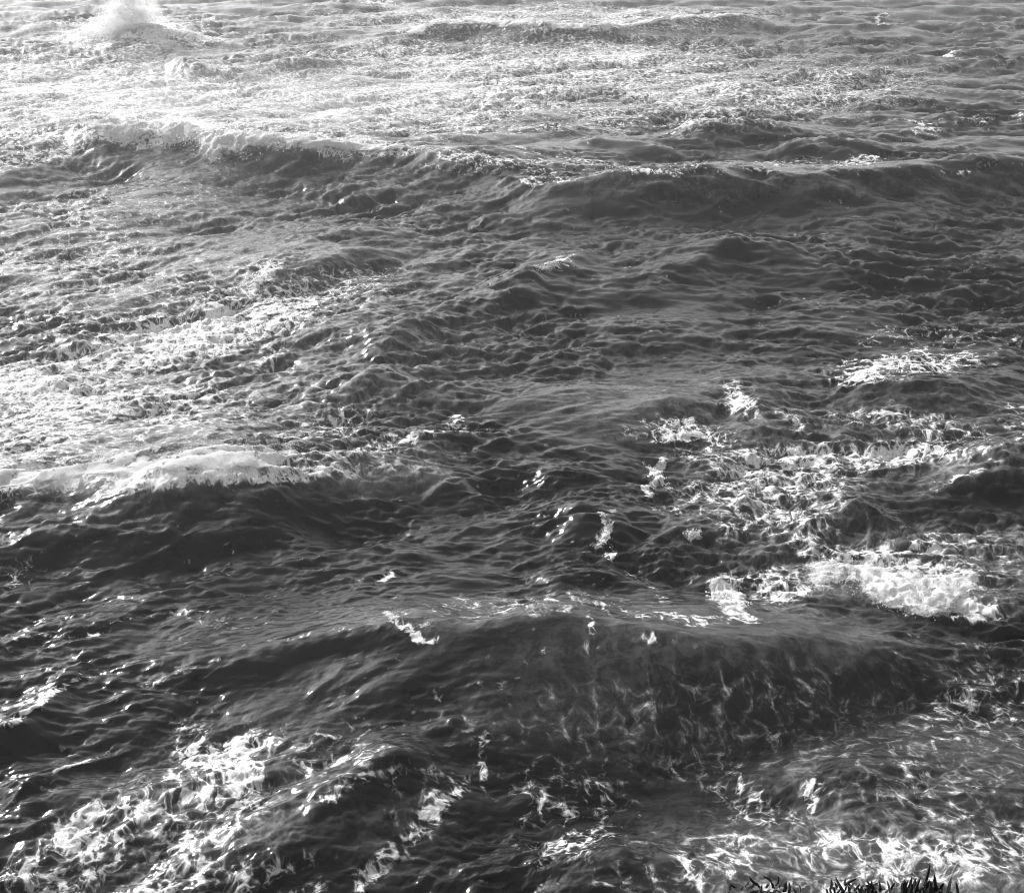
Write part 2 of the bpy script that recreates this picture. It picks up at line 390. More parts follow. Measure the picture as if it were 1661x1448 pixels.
def sea_material():
    m, n, l = new_mat('sea_water')
    def N(t, **kw):
        nd = n.new(t)
        for k_, v in kw.items():
            setattr(nd, k_, v)
        return nd
    def math_(op, a, b=None, clamp=False):
        nd = N('ShaderNodeMath', operation=op, use_clamp=clamp)
        for i_, v in enumerate((a, b)):
            if v is None:
                continue
            if isinstance(v, (int, float)):
                nd.inputs[i_].default_value = v
            else:
                l.new(v, nd.inputs[i_])
        return nd.outputs[0]
    def ramp(v, a, b_, c=0.0, d=1.0):
        nd = N('ShaderNodeMapRange', interpolation_type='SMOOTHSTEP')
        for i_, w in enumerate((v, a, b_, c, d)):
            if isinstance(w, (int, float)):
                nd.inputs[i_].default_value = w
            else:
                l.new(w, nd.inputs[i_])
        return nd.outputs[0]
    foam = N('ShaderNodeAttribute', attribute_name='foam').outputs['Fac']
    milk = N('ShaderNodeAttribute', attribute_name='milk').outputs['Fac']
    drift = N('ShaderNodeAttribute', attribute_name='drift').outputs['Vector']
    # swirled coordinates for the foam lace
    def warp(vec, scale, amt, detail=2.0):
        nz = N('ShaderNodeTexNoise', noise_dimensions='3D')
        nz.inputs['Scale'].default_value = scale
        nz.inputs['Detail'].default_value = detail
        l.new(vec, nz.inputs['Vector'])
        s_ = N('ShaderNodeVectorMath', operation='SUBTRACT')
        l.new(nz.outputs['Color'], s_.inputs[0])
        s_.inputs[1].default_value = (.5, .5, .5)
        m_ = N('ShaderNodeVectorMath', operation='SCALE')
        l.new(s_.outputs[0], m_.inputs[0])
        m_.inputs['Scale'].default_value = amt
        a_ = N('ShaderNodeVectorMath', operation='ADD')
        l.new(vec, a_.inputs[0])
        l.new(m_.outputs[0], a_.inputs[1])
        return a_.outputs[0]
    w1 = warp(drift, .7, .8)
    w2 = warp(w1, 3.2, .24, 2.0)
    w3 = warp(w2, 6.0, .10, 2.0)
    def cells(vec, scale):
        v = N('ShaderNodeTexVoronoi', feature='DISTANCE_TO_EDGE', voronoi_dimensions='2D')
        v.inputs['Scale'].default_value = scale
        l.new(vec, v.inputs['Vector'])
        return v.outputs['Distance']
    nz = N('ShaderNodeTexNoise', noise_dimensions='2D')
    nz.inputs['Scale'].default_value = 1.9
    nz.inputs['Detail'].default_value = 9
    nz.inputs['Roughness'].default_value = .62
    nz.inputs['Distortion'].default_value = .6
    l.new(w1, nz.inputs['Vector'])
    ns = ramp(nz.outputs['Fac'], .28, .72)
    fine = N('ShaderNodeTexNoise', noise_dimensions='2D')
    fine.inputs['Scale'].default_value = 11
    fine.inputs['Detail'].default_value = 6
    fine.inputs['Roughness'].default_value = .72
    l.new(w2, fine.inputs['Vector'])
    fn = math_('MULTIPLY', math_('SUBTRACT', fine.outputs['Fac'], .5), .7)
    rag = math_('MULTIPLY', math_('SUBTRACT', fine.outputs['Fac'], .47), .45)
    wide = math_('MULTIPLY', math_('SUBTRACT', nz.outputs['Fac'], .5), -.35)
    rag = math_('ADD', rag, wide)
    c1 = ramp(math_('ADD', cells(w2, 1.6), rag), 0, .24, 1, 0)
    c2 = ramp(math_('ADD', cells(w3, 4.0), rag), 0, .26, 1, 0)
    web = math_('MAXIMUM', c1, math_('MULTIPLY', c2, .8))
    lace = math_('ADD', math_('ADD', math_('MULTIPLY', web, .40), math_('MULTIPLY', ns, .50)), fn)
    thr = math_('SUBTRACT', 1.0, foam)
    ex_ = math_('SUBTRACT', lace, thr)
    mask = math_('ADD', math_('MULTIPLY', ramp(ex_, -.20, .36), .45), math_('MULTIPLY', ramp(ex_, .06, .26), .52))
    # far off the froth is finer than the eye can part: its cover evens out
    gls = N('ShaderNodeAttribute', attribute_name='gloss_spread').outputs['Fac']
    even = math_('MULTIPLY', ramp(gls, .095, .19), .62)
    mask = math_('ADD', math_('MULTIPLY', mask, math_('SUBTRACT', 1.0, even)), math_('MULTIPLY', ramp(ex_, -.42, .46, 0, .92), even))
    mask = math_('MULTIPLY', mask, ramp(foam, .03, .12), True)
    # water
    water = N('ShaderNodeBsdfPrincipled')
    water.inputs['IOR'].default_value = 1.333
    water.inputs['Roughness'].default_value = .13
    l.new(N('ShaderNodeAttribute', attribute_name='gloss_spread').outputs['Fac'], water.inputs['Roughness'])
    mixc = N('ShaderNodeMix', data_type='RGBA')
    mixc.inputs['A'].default_value = grey(.007)
    mixc.inputs['B'].default_value = grey(.33)
    mv = math_('MULTIPLY', milk, math_('MULTIPLY', ramp(nz.outputs['Fac'], .25, .75, .45, 1.0), ramp(lace, .15, .75, .35, 1.0)))
    l.new(mv, mixc.inputs['Factor'])
    l.new(mixc.outputs['Result'], water.inputs['Base Color'])
    bz = N('ShaderNodeTexNoise', noise_dimensions='2D')
    bz.inputs['Scale'].default_value = 4.0
    bz.inputs['Detail'].default_value = 5
    bz.inputs['Roughness'].default_value = .6
    st = N('ShaderNodeMapping')
    st.inputs['Scale'].default_value = (.35, 1.0, 1.0)
    st.inputs['Rotation'].default_value = (0, 0, R(12))
    l.new(drift, st.inputs['Vector'])
    l.new(st.outputs[0], bz.inputs['Vector'])
    bp = N('ShaderNodeBump')
    bp.inputs['Strength'].default_value = .5
    bp.inputs['Distance'].default_value = .042
    l.new(bz.outputs['Fac'], bp.inputs['Height'])
    l.new(bp.outputs[0], water.inputs['Normal'])
    fm = N('ShaderNodeBsdfPrincipled')
    fc = N('ShaderNodeMix', data_type='RGBA')
    fc.inputs['A'].default_value = grey(.42)
    fc.inputs['B'].default_value = grey(.90)
    l.new(ramp(math_('ADD', math_('MULTIPLY', fn, 2.2), math_('MULTIPLY', lace, .30)), -.22, .42), fc.inputs['Factor'])
    l.new(fc.outputs['Result'], fm.inputs['Base Color'])
    fm.inputs['Roughness'].default_value = .8
    fm.inputs['Specular IOR Level'].default_value = .2
    fb = N('ShaderNodeBump')
    fb.inputs['Strength'].default_value = .6
    fb.inputs['Distance'].default_value = .06
    l.new(lace, fb.inputs['Height'])
    l.new(fb.outputs[0], fm.inputs['Normal'])
    mx = N('ShaderNodeMixShader')
    l.new(mask, mx.inputs[0])
    l.new(water.outputs[0], mx.inputs[1])
    l.new(fm.outputs[0], mx.inputs[2])
    out = N('ShaderNodeOutputMaterial')
    l.new(mx.outputs[0], out.inputs['Surface'])
    return m

sea = build_sea()
sea.data.materials.append(sea_material())

# ------------------------------------------------------------------ haze
def build_haze():
    bm = bmesh.new()
    bmesh.ops.create_cube(bm, size=1)
    x0, x1, y0, y1, z0, z1 = -9000, 9000, -300, 5600, -6, 30
    for v in bm.verts:
        v.co = ((x0 + x1) / 2 + v.co.x * (x1 - x0), (y0 + y1) / 2 + v.co.y * (y1 - y0), (z0 + z1) / 2 + v.co.z * (z1 - z0))
    me = bpy.data.meshes.new('haze')
    bm.to_mesh(me)
    bm.free()
    o = bpy.data.objects.new('haze', me)
    COL.objects.link(o)
    m, n, l = new_mat('haze')
    v = n.new('ShaderNodeVolumePrincipled')
    v.inputs['Color'].default_value = grey(.95)
    v.inputs['Density'].default_value = .00045
    v.inputs['Anisotropy'].default_value = .5
    out = n.new('ShaderNodeOutputMaterial')
    l.new(v.outputs[0], out.inputs['Volume'])
    me.materials.append(m)
    tag(o, kind='stuff')
    return o

build_haze()

# ------------------------------------------------------------------ foam, spray and mist materials
def foam_material(fine=1.0):
    m, n, l = new_mat('whitewater')
    geo = n.new('ShaderNodeNewGeometry')
    nz = n.new('ShaderNodeTexNoise')
    nz.inputs['Scale'].default_value = 5 * fine
    nz.inputs['Detail'].default_value = 8
    nz.inputs['Roughness'].default_value = .68
    l.new(geo.outputs['Position'], nz.inputs['Vector'])
    r_ = n.new('ShaderNodeMapRange')
    r_.inputs[1].default_value, r_.inputs[2].default_value = .3, .7
    r_.inputs[3].default_value, r_.inputs[4].default_value = .72, .92
    l.new(nz.outputs['Fac'], r_.inputs[0])
    bp = n.new('ShaderNodeBump')
    bp.inputs['Strength'].default_value = .55
    bp.inputs['Distance'].default_value = .12
    l.new(nz.outputs['Fac'], bp.inputs['Height'])
    d = n.new('ShaderNodeBsdfDiffuse')
    t = n.new('ShaderNodeBsdfTranslucent')
    for q in (d, t):
        l.new(r_.outputs[0], q.inputs['Color'])
        l.new(bp.outputs[0], q.inputs['Normal'])
    mx = n.new('ShaderNodeMixShader')
    mx.inputs[0].default_value = .22
    l.new(d.outputs[0], mx.inputs[1])
    l.new(t.outputs[0], mx.inputs[2])
    at_ = n.new('ShaderNodeAttribute')
    at_.attribute_name = 'cover'
    n2 = n.new('ShaderNodeTexNoise')
    n2.inputs['Scale'].default_value = 3.4 * fine
    n2.inputs['Detail'].default_value = 7
    n2.inputs['Roughness'].default_value = .7
    l.new(geo.outputs['Position'], n2.inputs['Vector'])
    ad = n.new('ShaderNodeMath')
    ad.operation = 'ADD'
    l.new(at_.outputs['Fac'], ad.inputs[0])
    l.new(n2.outputs['Fac'], ad.inputs[1])
    al = n.new('ShaderNodeMapRange')
    al.interpolation_type = 'SMOOTHSTEP'
    al.inputs[1].default_value, al.inputs[2].default_value = .84, 1.28
    l.new(ad.outputs[0], al.inputs[0])
    tr = n.new('ShaderNodeBsdfTransparent')
    m2 = n.new('ShaderNodeMixShader')
    l.new(al.outputs[0], m2.inputs[0])
    l.new(tr.outputs[0], m2.inputs[1])
    l.new(mx.outputs[0], m2.inputs[2])
    out = n.new('ShaderNodeOutputMaterial')
    l.new(m2.outputs[0], out.inputs['Surface'])
    return m

def drop_material():
    m, n, l = new_mat('spray_drops')
    d = n.new('ShaderNodeBsdfDiffuse')
    t = n.new('ShaderNodeBsdfTranslucent')
    mx = n.new('ShaderNodeMixShader')
    mx.inputs[0].default_value = .72
    for q in (d, t):
        q.inputs['Color'].default_value = grey(.96)
    l.new(d.outputs[0], mx.inputs[1])
    l.new(t.outputs[0], mx.inputs[2])
    out = n.new('ShaderNodeOutputMaterial')
    l.new(mx.outputs[0], out.inputs['Surface'])
    return m
M_DROP = drop_material()
M_FOAM = foam_material()
M_FOAM_FINE = foam_material(3.0)

def resample(pts, step):
    P = np.array(pts, float)
    seg = np.hypot(np.diff(P[:, 0]), np.diff(P[:, 1]))
    s_ = np.concatenate([[0], np.cumsum(seg)])
    n_ = max(int(s_[-1] / step), 8)
    q = np.linspace(0, s_[-1], n_)
    return np.stack([np.interp(q, s_, P[:, k_]) for k_ in range(P.shape[1])], 1)

def breaker(name, label, cat, line, step, seed, group=None, lump=.25, froth=300, mat=None):
    """whitewater rolling down the front of a crest. line: photo x, y, crest height, reach down the front (m), reach behind (m), thickness (m)"""
    P = smooth_line([(*at(px, py, a), f, b_, th) for px, py, a, f, b_, th in line])
    P = resample(P, step)
    P[:, 0] -= .8 * sample(TS, P[:, 0], P[:, 1], ['z'], 0.7)[0]
    P[:, 1] -= .7 * sample(TS, P[:, 0], P[:, 1], ['z'], 2.3, (31, 17))[0]
    ns_ = len(P)
    tx, ty = np.gradient(P[:, 0]), np.gradient(P[:, 1])
    ln = np.hypot(tx, ty)
    nx, ny = -ty / ln, tx / ln
    nt = int(max((P[:, 2] + P[:, 3]).max() / step, 10))
    v = np.linspace(-1, 1, nt)
    V = np.repeat(v[None, :], ns_, 0)
    front, back = P[:, 2:3], P[:, 3:4]
    off = np.where(V < 0, V * front, V * back)
    X = P[:, 0:1] + nx[:, None] * off
    Y = P[:, 1:2] + ny[:, None] * off
    x, y = X.ravel(), Y.ravel()
    x2, y2, z = surface(x, y, np.full(x.shape, step))[:3]
    q_ = 1.5 / max(P[:, 4].max(), .12)
    b1, = sample(TBIL, x * q_ + seed, y * q_, ['z'], .4)
    b3, = sample(TBIL, x * q_ * .4 + seed * 3, y * q_ * .4, ['z'], .2)
    prof = (1 - np.abs(V) ** 2.2).ravel()
    u = np.linspace(0, 1, ns_)
    ends = np.repeat((sstep(0, .08, u) * (1 - sstep(.92, 1, u)))[:, None], nt, 1).ravel()
    th = np.repeat(P[:, 4:5], nt, 1).ravel()
    body = prof * ends
    # billows: rounded lumps with creases between them, ragged where it thins out
    bil = np.clip(1 - b1 * b1 * .5, -.6, 1)
    lift = th * (body * (.50 + lump * bil) + .03 + .10 * b3 * body)
    z2 = z + lift
    y3 = y2 - np.maximum(lift, 0) * .4 * sstep(.3, -.3, V.ravel())
    co = np.stack([x2, y3, z2], 1)
    i = np.arange(ns_ * nt).reshape(ns_, nt)
    q = np.stack([i[:-1, :-1], i[1:, :-1], i[1:, 1:], i[:-1, 1:]], -1).reshape(-1, 4)
    cover = np.clip(1.15 * (1 - np.abs(V) ** 1.6).ravel() * ends + .25 * b3, 0, 1).astype(float) * .8
    # froth: many small rounded clots piled on it
    r_ = np.random.default_rng(seed)
    n_ = froth
    wgt = np.clip(cover - .15, 0, None) + 1e-9
    pk = r_.choice(len(co), n_, p=wgt / wgt.sum())
    rad = th[pk] * (.03 + .13 * r_.random(n_) ** 2.5)
    c0 = np.stack([x2, y3, z2], 1)[pk]
    c0 += r_.normal(size=(n_, 3)) * rad[:, None] * .5
    c0[:, 2] += rad * (r_.random(n_) - .3)
    sc_ = .6 + .8 * r_.random((n_, 1, 3))
    ico = bmesh.new()
    bmesh.ops.create_icosphere(ico, subdivisions=1, radius=1)
    iv = np.array([v_.co[:] for v_ in ico.verts])
    if_ = np.array([[v_.index for v_ in f_.verts] for f_ in ico.faces])
    ico.free()
    cv = (c0[:, None, :] + iv[None] * rad[:, None, None] * sc_).reshape(-1, 3)
    cf = (if_[None] + len(iv) * np.arange(n_)[:, None, None]).reshape(-1, 3) + len(co)
    me = bpy.data.meshes.new(name)
    me.from_pydata(np.concatenate([co, cv]).tolist(), [], q.tolist() + cf.tolist())
    for p in me.polygons:
        p.use_smooth = True
    me.materials.append(mat or M_FOAM)
    ca = me.attributes.new('cover', 'FLOAT', 'POINT')
    ca.data.foreach_set('value', np.concatenate([cover, np.full(n_ * len(iv), .62)]).astype(np.float32))
    o = bpy.data.objects.new(name, me)
    COL.objects.link(o)
    tag(o, label, cat, group)
    return o, co, lift

def droplets(centres, parent, seed, size=(.015, .05), name='droplets'):
    r_ = np.random.default_rng(seed)
    n_ = len(centres)
    rad = size[0] + (size[1] - size[0]) * r_.random(n_) ** 3
    base = np.array([(1, 0, 0), (-1, 0, 0), (0, 1, 0), (0, -1, 0), (0, 0, 1), (0, 0, -1)], float)
    st = r_.random((n_, 1, 3)) * .9 + .6
    co = centres[:, None, :] + base[None] * rad[:, None, None] * st
    f = np.array([(0, 2, 4), (2, 1, 4), (1, 3, 4), (3, 0, 4), (2, 0, 5), (1, 2, 5), (3, 1, 5), (0, 3, 5)])
    fa = (f[None] + 6 * np.arange(n_)[:, None, None]).reshape(-1, 3)
    me = bpy.data.meshes.new(name)
    me.from_pydata(co.reshape(-1, 3).tolist(), [], fa.tolist())
    me.materials.append(M_DROP)
    o = bpy.data.objects.new(name, me)
    COL.objects.link(o)
    o.parent = parent
    o['kind'] = 'stuff'
    return o

def toss(co, lift, n_, seed, up, fwd, min_lift=.1):
    """droplets thrown off the top of a breaker"""
    r_ = np.random.default_rng(seed)
    top = np.nonzero(lift > min_lift)[0]
    w_ = lift[top] ** 2
    pick = r_.choice(top, n_, p=w_ / w_.sum())
    c = co[pick].copy()
    e_ = r_.exponential(1.0, n_)
    c[:, 2] += up * e_
    c[:, 1] += fwd * r_.normal(size=n_)
    c[:, 0] += .5 * up * r_.normal(size=n_)
    return c

B = breaker('breaking_wave', 'long white breaker tumbling in rounded lumps across the upper left water', 'breaking wave', [
    (120, 222, 1.6, .8, 1.5, .3), (170, 212, 2.2, 2.2, 2.0, .8), (230, 210, 2.5, 2.6, 2.2, .9), (300, 212, 2.6, 3.0, 2.2, 1.0), (338, 221, 2.6, 2.6, 2.0, .9), (365, 224, 2.6, 3.6, 2.0, 1.0), (430, 226, 2.6, 3.4, 2.0, .9),
    (480, 235, 2.4, 1.6, 2.0, .5), (560, 240, 2.2, .9, 2.0, .35), (630, 239, 2.1, .8, 1.6, .3), (690, 240, 1.9, .5, 1.0, .2)], .16, 1, 'breakers rolling in')
droplets(toss(B[1], B[2], 3000, 1, .22, .3), B[0], 2, (.012, .05))
B = breaker('breaking_wave', 'bright breaking crest with torn spray, cut off by the left edge of the view', 'breaking wave', [
    (-90, 800, 1.6, .15, 2.4, .05), (0, 792, 1.8, .2, 2.8, .06), (60, 794, 1.9, .1, 2.6, .04), (100, 792, 2.0, .2, 3.0, .07), (220, 786, 2.2, .25, 3.0, .07), (300, 776, 2.35, .3, 2.8, .08), (350, 770, 2.4, .3, 3.0, .1), (420, 770, 2.2, .2, 2.2, .06),
    (500, 764, 1.9, .12, 1.6, .05), (570, 755, 1.6, .1, 1.0, .03)], .08, 7, 'breakers rolling in', .25, 300, M_FOAM_FINE)
droplets(toss(B[1], B[2], 9000, 3, .28, .25, .008), B[0], 4, (.005, .018))
B = breaker('breaking_wave', 'broad bubbling breaker spilling down at the right edge below the churned foam', 'breaking wave', [
    (1330, 925, .3, .6, 1.0, .2), (1390, 930, .4, 1.2, 2.0, .35), (1450, 955, .5, 1.3, 2.4, .45), (1510, 972, .6, 1.3, 2.6, .5), (1570, 985, .6, 1.1, 2.6, .5), (1620, 975, .5, .9, 2.2, .4), (1660, 960, .4, .5, 1.4, .2)], .06, 13, 'breakers rolling in', .35, 300, M_FOAM_FINE)
droplets(toss(B[1], B[2], 4000, 5, .10, .3), B[0], 6, (.004, .022))
B = breaker('breaking_wave', 'thin far breaker with a pale smooth face near the top of the view', 'breaking wave', [
    (640, 58, 1.0, .8, 2.5, .3), (690, 42, 1.6, 1.2, 3.5, .5), (760, 40, 1.75, .9, 4, .5), (850, 42, 1.8, .9, 4, .5), (960, 46, 1.7, .8, 3.5, .45), (1090, 34, 1.5, .6, 2.5, .35), (1190, 28, 1.4, .5, 1.5, .3), (1225, 34, .6, .3, .6, .1)], .3, 17, 'breakers rolling in')
B = breaker('breaking_wave', 'far breaking crest under the tall burst of white spray at the upper left corner', 'breaking wave', [
    (90, 52, .9, .8, 2, .3), (140, 49, 1.5, 1.0, 2.5, .5), (190, 46, 2.2, 1.4, 3, .5), (230, 46, 2.2, 1.3, 3, .5), (270, 48, 1.9, .9, 2.5, .5), (320, 46, 1.1, .5, 1.5, .3), (345, 40, .6, .3, .6, .2)], .3, 19, 'breakers rolling in')
def on_sea(px, py):
    """the resting place of the bit of water that the photograph shows at px, py"""
    z, ox, oy = .6, 0.0, 0.0
    for _ in range(14):
        x, y = at(px, py, z)
        x2, y2, z2 = (float(q[0]) for q in surface(np.array([x - ox]), np.array([y - oy]), np.array([.05]))[:3])
        z += .4 * (z2 - z)
        ox, oy = x2 - (x - ox), y2 - (y - oy)
    x, y = at(px, py, z)
    return x - ox, y - oy

def whitecap(label, line, seed):
    """froth clinging to a short crest: hundreds of small clots along a wandering broken line"""
    r_ = np.random.default_rng(seed)
    P = smooth_line([(*on_sea(px, py), f, th) for px, py, a, f, b_, th in line])
    P = resample(P, .05)
    n_ = int(min(1800, 500 + 420 * P[:, 2].mean() * len(P) * .05 * 3))
    # gaps and thick spots
    wgt = np.clip(.25 + sample(TN, P[:, 0] * 3 + seed, P[:, 1] * 3, ['z'])[0], .02, 2) * P[:, 3]
    k = r_.choice(len(P), n_, p=wgt / wgt.sum())
    w_ = P[k, 2] * .55
    x = P[k, 0] + r_.normal(size=n_) * w_ * .7
    y = P[k, 1] + r_.normal(size=n_) * w_ * .7
    x2, y2, z = surface(x, y, np.full(n_, .05))[:3]
    rad = np.minimum(P[k, 3] * (.04 + .20 * r_.random(n_) ** 3), .03 + .02 * r_.random(n_))
    c0 = np.stack([x2, y2, z + rad * (r_.random(n_) * 1.2 - .3)], 1)
    ico = bmesh.new()
    bmesh.ops.create_icosphere(ico, subdivisions=1, radius=1)
    iv = np.array([v_.co[:] for v_ in ico.verts])
    if_ = np.array([[v_.index for v_ in f_.verts] for f_ in ico.faces])
    ico.free()
    sc_ = .5 + 1.0 * r_.random((n_, 1, 3))
    me = bpy.data.meshes.new('whitecap')
    me.from_pydata((c0[:, None, :] + iv[None] * rad[:, None, None] * sc_).reshape(-1, 3).tolist(), [], (if_[None] + len(iv) * np.arange(n_)[:, None, None]).reshape(-1, 3).tolist())
    for p in me.polygons:
        p.use_smooth = True
    me.materials.append(M_DROP)
    o = bpy.data.objects.new('whitecap', me)
    COL.objects.link(o)
    tag(o, label, 'whitecap', WC)

WC = 'small whitecaps breaking on the chop'
for lab, line, st_, sd in (
    ('thin crooked whitecap running down a dark peak in the middle of the water', [(968, 828, .9, .10, .2, .10), (980, 838, .9, .16, .25, .14), (988, 862, .9, .14, .2, .12), (990, 884, 1.0, .22, .3, .16), (998, 905, 1.0, .14, .2, .1)], .035, 23),
    ('compact bright burst of whitewater on a dark slope right of the middle', [(1160, 975, 1.3, .2, .4, .12), (1178, 962, 1.5, .55, .5, .4), (1192, 968, 1.5, .6, .6, .42), (1206, 978, 1.45, .4, .4, .25)], .04, 29),
    ('small round whitecap on the shoulder of a dark wave, above the compact burst', [(1110, 868, .8, .12, .2, .08), (1120, 864, .8, .28, .3, .2), (1132, 868, .8, .18, .25, .12)], .035, 31),
    ('short slanting whitecap on a ridge between the two left breakers', [(388, 468, .7, .3, .4, .15), (405, 458, .8, .6, .6, .32), (428, 455, .9, .7, .6, .34), (440, 462, .8, .3, .4, .15)], .07, 37),
    ('broken trickling whitecap beside the left end of the churned foam', [(1045, 752, .8, .2, .3, .1), (1062, 764, .7, .26, .3, .16), (1078, 780, .6, .22, .3, .14), (1088, 797, .5, .14, .2, .1)], .04, 41),
    ('curling whitecap with a foamy lip on the big near crest', [(625, 993, 2.1, .12, .3, .1), (642, 1004, 2.1, .2, .3, .14), (662, 1018, 2.0, .22, .3, .08), (684, 1016, 2.0, .26, .3, .09), (697, 1008, 2.0, .12, .2, .1)], .03, 43),
    ('slanting whitecap on a small far ridge above the middle', [(872, 436, 1.2, .3, .5, .14), (892, 430, 1.3, .4, .6, .2), (912, 414, 1.0, .3, .5, .14)], .07, 47),
):
    whitecap(lab, line, sd)

# ------------------------------------------------------------------ spray and drifting mist
def mist_material(name, dens, aniso, scale, lo, hi):
    m, n, l = new_mat(name)
    tc = n.new('ShaderNodeTexCoord')
    geo = n.new('ShaderNodeNewGeometry')
    nz = n.new('ShaderNodeTexNoise')
    nz.inputs['Scale'].default_value = scale
    nz.inputs['Detail'].default_value = 3
    nz.inputs['Roughness'].default_value = .6
    l.new(geo.outputs['Position'], nz.inputs['Vector'])
    ln = n.new('ShaderNodeVectorMath')
    ln.operation = 'LENGTH'
    l.new(tc.outputs['Object'], ln.inputs[0])
    fall = n.new('ShaderNodeMapRange')
    fall.interpolation_type = 'SMOOTHSTEP'
    for i_, v in ((1, 1.0), (2, .1), (3, 0), (4, 1)):
        fall.inputs[i_].default_value = v
    l.new(ln.outputs['Value'], fall.inputs[0])
    r_ = n.new('ShaderNodeMapRange')
    r_.interpolation_type = 'SMOOTHSTEP'
    for i_, v in ((1, lo), (2, hi), (3, 0), (4, dens)):
        r_.inputs[i_].default_value = v
    l.new(nz.outputs['Fac'], r_.inputs[0])
    mu = n.new('ShaderNodeMath')
    mu.operation = 'MULTIPLY'
    l.new(r_.outputs[0], mu.inputs[0])
    l.new(fall.outputs[0], mu.inputs[1])
    v = n.new('ShaderNodeVolumePrincipled')
    v.inputs['Color'].default_value = grey(.97)
    v.inputs['Anisotropy'].default_value = aniso
    l.new(mu.outputs[0], v.inputs['Density'])
    out = n.new('ShaderNodeOutputMaterial')
    l.new(v.outputs[0], out.inputs['Volume'])
    return m

def puff(name, px, py, z, size, mat, label=None, cat=None, kind='stuff', lean=0.0):
    x, y = at(px, py, z)
    bm = bmesh.new()
    bmesh.ops.create_icosphere(bm, subdivisions=2, radius=1)
    me = bpy.data.meshes.new(name)
    bm.to_mesh(me)
    bm.free()
    me.materials.append(mat)
    o = bpy.data.objects.new(name, me)
    COL.objects.link(o)
    o.location = (x, y, z)
    o.scale = size
    o.rotation_euler = (0, lean, 0)
    tag(o, label, cat, None, kind)
    return o
SPRAY = mist_material('spray', 1.3, .7, .55, .36, .62)
MIST = mist_material('mist', .05, .65, .22, .34, .66)
THIN = mist_material('thin_mist', .022, .65, .10, .30, .66)
CREST = mist_material('crest_mist', .5, .6, .8, .36, .66)
BASE = mist_material('base_mist', .22, .6, .3, .25, .6)
P = puff('spray_plume', 214, 38, 2.8, (5.5, 2.8, 4.6), SPRAY, 'tall burst of white spray thrown up from the far left breaker', 'spray', 'thing')
r_ = np.random.default_rng(77)
n_ = 20000
hh = r_.random(n_) ** 1.15
ww = (1 - hh) ** .8
pk = np.stack([(r_.normal(size=n_) * .36 * ww + .10 * hh) * 5.5, r_.normal(size=n_) * .3 * ww * 2.8, hh * 5.4 - 1.6], 1)
# thrown up in separate jets
jet = r_.choice([-.42, -.2, -.02, .12, .26], n_, p=[.12, .2, .3, .25, .13])
top = np.interp(jet, [-.42, -.2, -.02, .12, .26], [.45, .7, .95, 1.0, .6])
pk[:, 0] = jet * 8.0 + r_.normal(size=n_) * (.75 + 1.5 * (1 - hh) ** 1.5) - .5 * hh
pk[:, 2] = hh * top * 5.6 - 1.7
D = droplets(pk, P, 78, (.018, .085))
D.scale = (1 / 5.5, 1 / 2.8, 1 / 4.6)
puff('sea_mist', 220, 56, 1.2, (11, 5, 2.6), BASE, 'thin mist hanging in front of the far left breaker', 'mist')
puff('sea_mist', 380, 758, 2.3, (10, 2.4, 1.5), MIST, 'wind torn mist along the bright crest at the left edge', 'mist')
puff('sea_mist', 150, 776, 2.5, (6.5, 1.3, .75), CREST, 'torn bright spray over the left half of the left breaking crest', 'spray')
puff('sea_mist', 360, 754, 2.9, (3.8, 1.2, .8), CREST, 'torn bright spray over the higher right half of the left breaking crest', 'spray')
puff('sea_mist', 1480, 955, 1.1, (4.2, 1.3, .7), CREST, 'soft spray over the broad right breaker', 'spray')
puff('sea_mist', 640, 765, 1.8, (4.5, 2.4, 1.3), THIN, 'pale mist drifting past the right end of the bright left crest', 'mist')
puff('sea_mist', 1150, 1045, 2.0, (5.0, 2.2, 1.5), MIST, 'faint mist drifting off the near crest, right of the middle', 'mist')
puff('sea_mist', 1340, 1020, 1.6, (4.0, 1.8, 1.1), MIST, 'faint mist under the broad right breaker', 'mist')
puff('sea_mist', 400, 170, 3.0, (36, 14, 4.5), THIN, 'wide bright mist lying behind the upper left breaker', 'mist')

# ------------------------------------------------------------------ the cliff the photograph was taken from
def cliff_material():
    m, n, l = new_mat('cliff_rock')
    geo = n.new('ShaderNodeNewGeometry')
    nz = n.new('ShaderNodeTexNoise')
    nz.inputs['Scale'].default_value = 1.4
    nz.inputs['Detail'].default_value = 9
    l.new(geo.outputs['Position'], nz.inputs['Vector'])
    r_ = n.new('ShaderNodeMapRange')
    r_.inputs[1].default_value, r_.inputs[2].default_value = .3, .7
    r_.inputs[3].default_value, r_.inputs[4].default_value = .015, .05
    l.new(nz.outputs['Fac'], r_.inputs[0])
    bp = n.new('ShaderNodeBump')
    bp.inputs['Distance'].default_value = .1
    l.new(nz.outputs['Fac'], bp.inputs['Height'])
    b_ = n.new('ShaderNodeBsdfPrincipled')
    b_.inputs['Roughness'].default_value = .95
    b_.inputs['Specular IOR Level'].default_value = .08
    l.new(r_.outputs[0], b_.inputs['Base Color'])
    l.new(bp.outputs[0], b_.inputs['Normal'])
    out = n.new('ShaderNodeOutputMaterial')
    l.new(b_.outputs[0], out.inputs['Surface'])
    return m

def ledge_height(x, y):
    """top of the cliff: the camera stands at the brink, which juts out a little to the right"""
    return 23.28 - .34 * max(y, 0) - .03 * mnoise.noise((x * 1.1, y * 1.1, 3))

def brink(x):
    return 2.15 + .86 * math.exp(-((x - 1.25) / 1.0) ** 4) + .05 * mnoise.noise((x * 1.7, 0, 8))

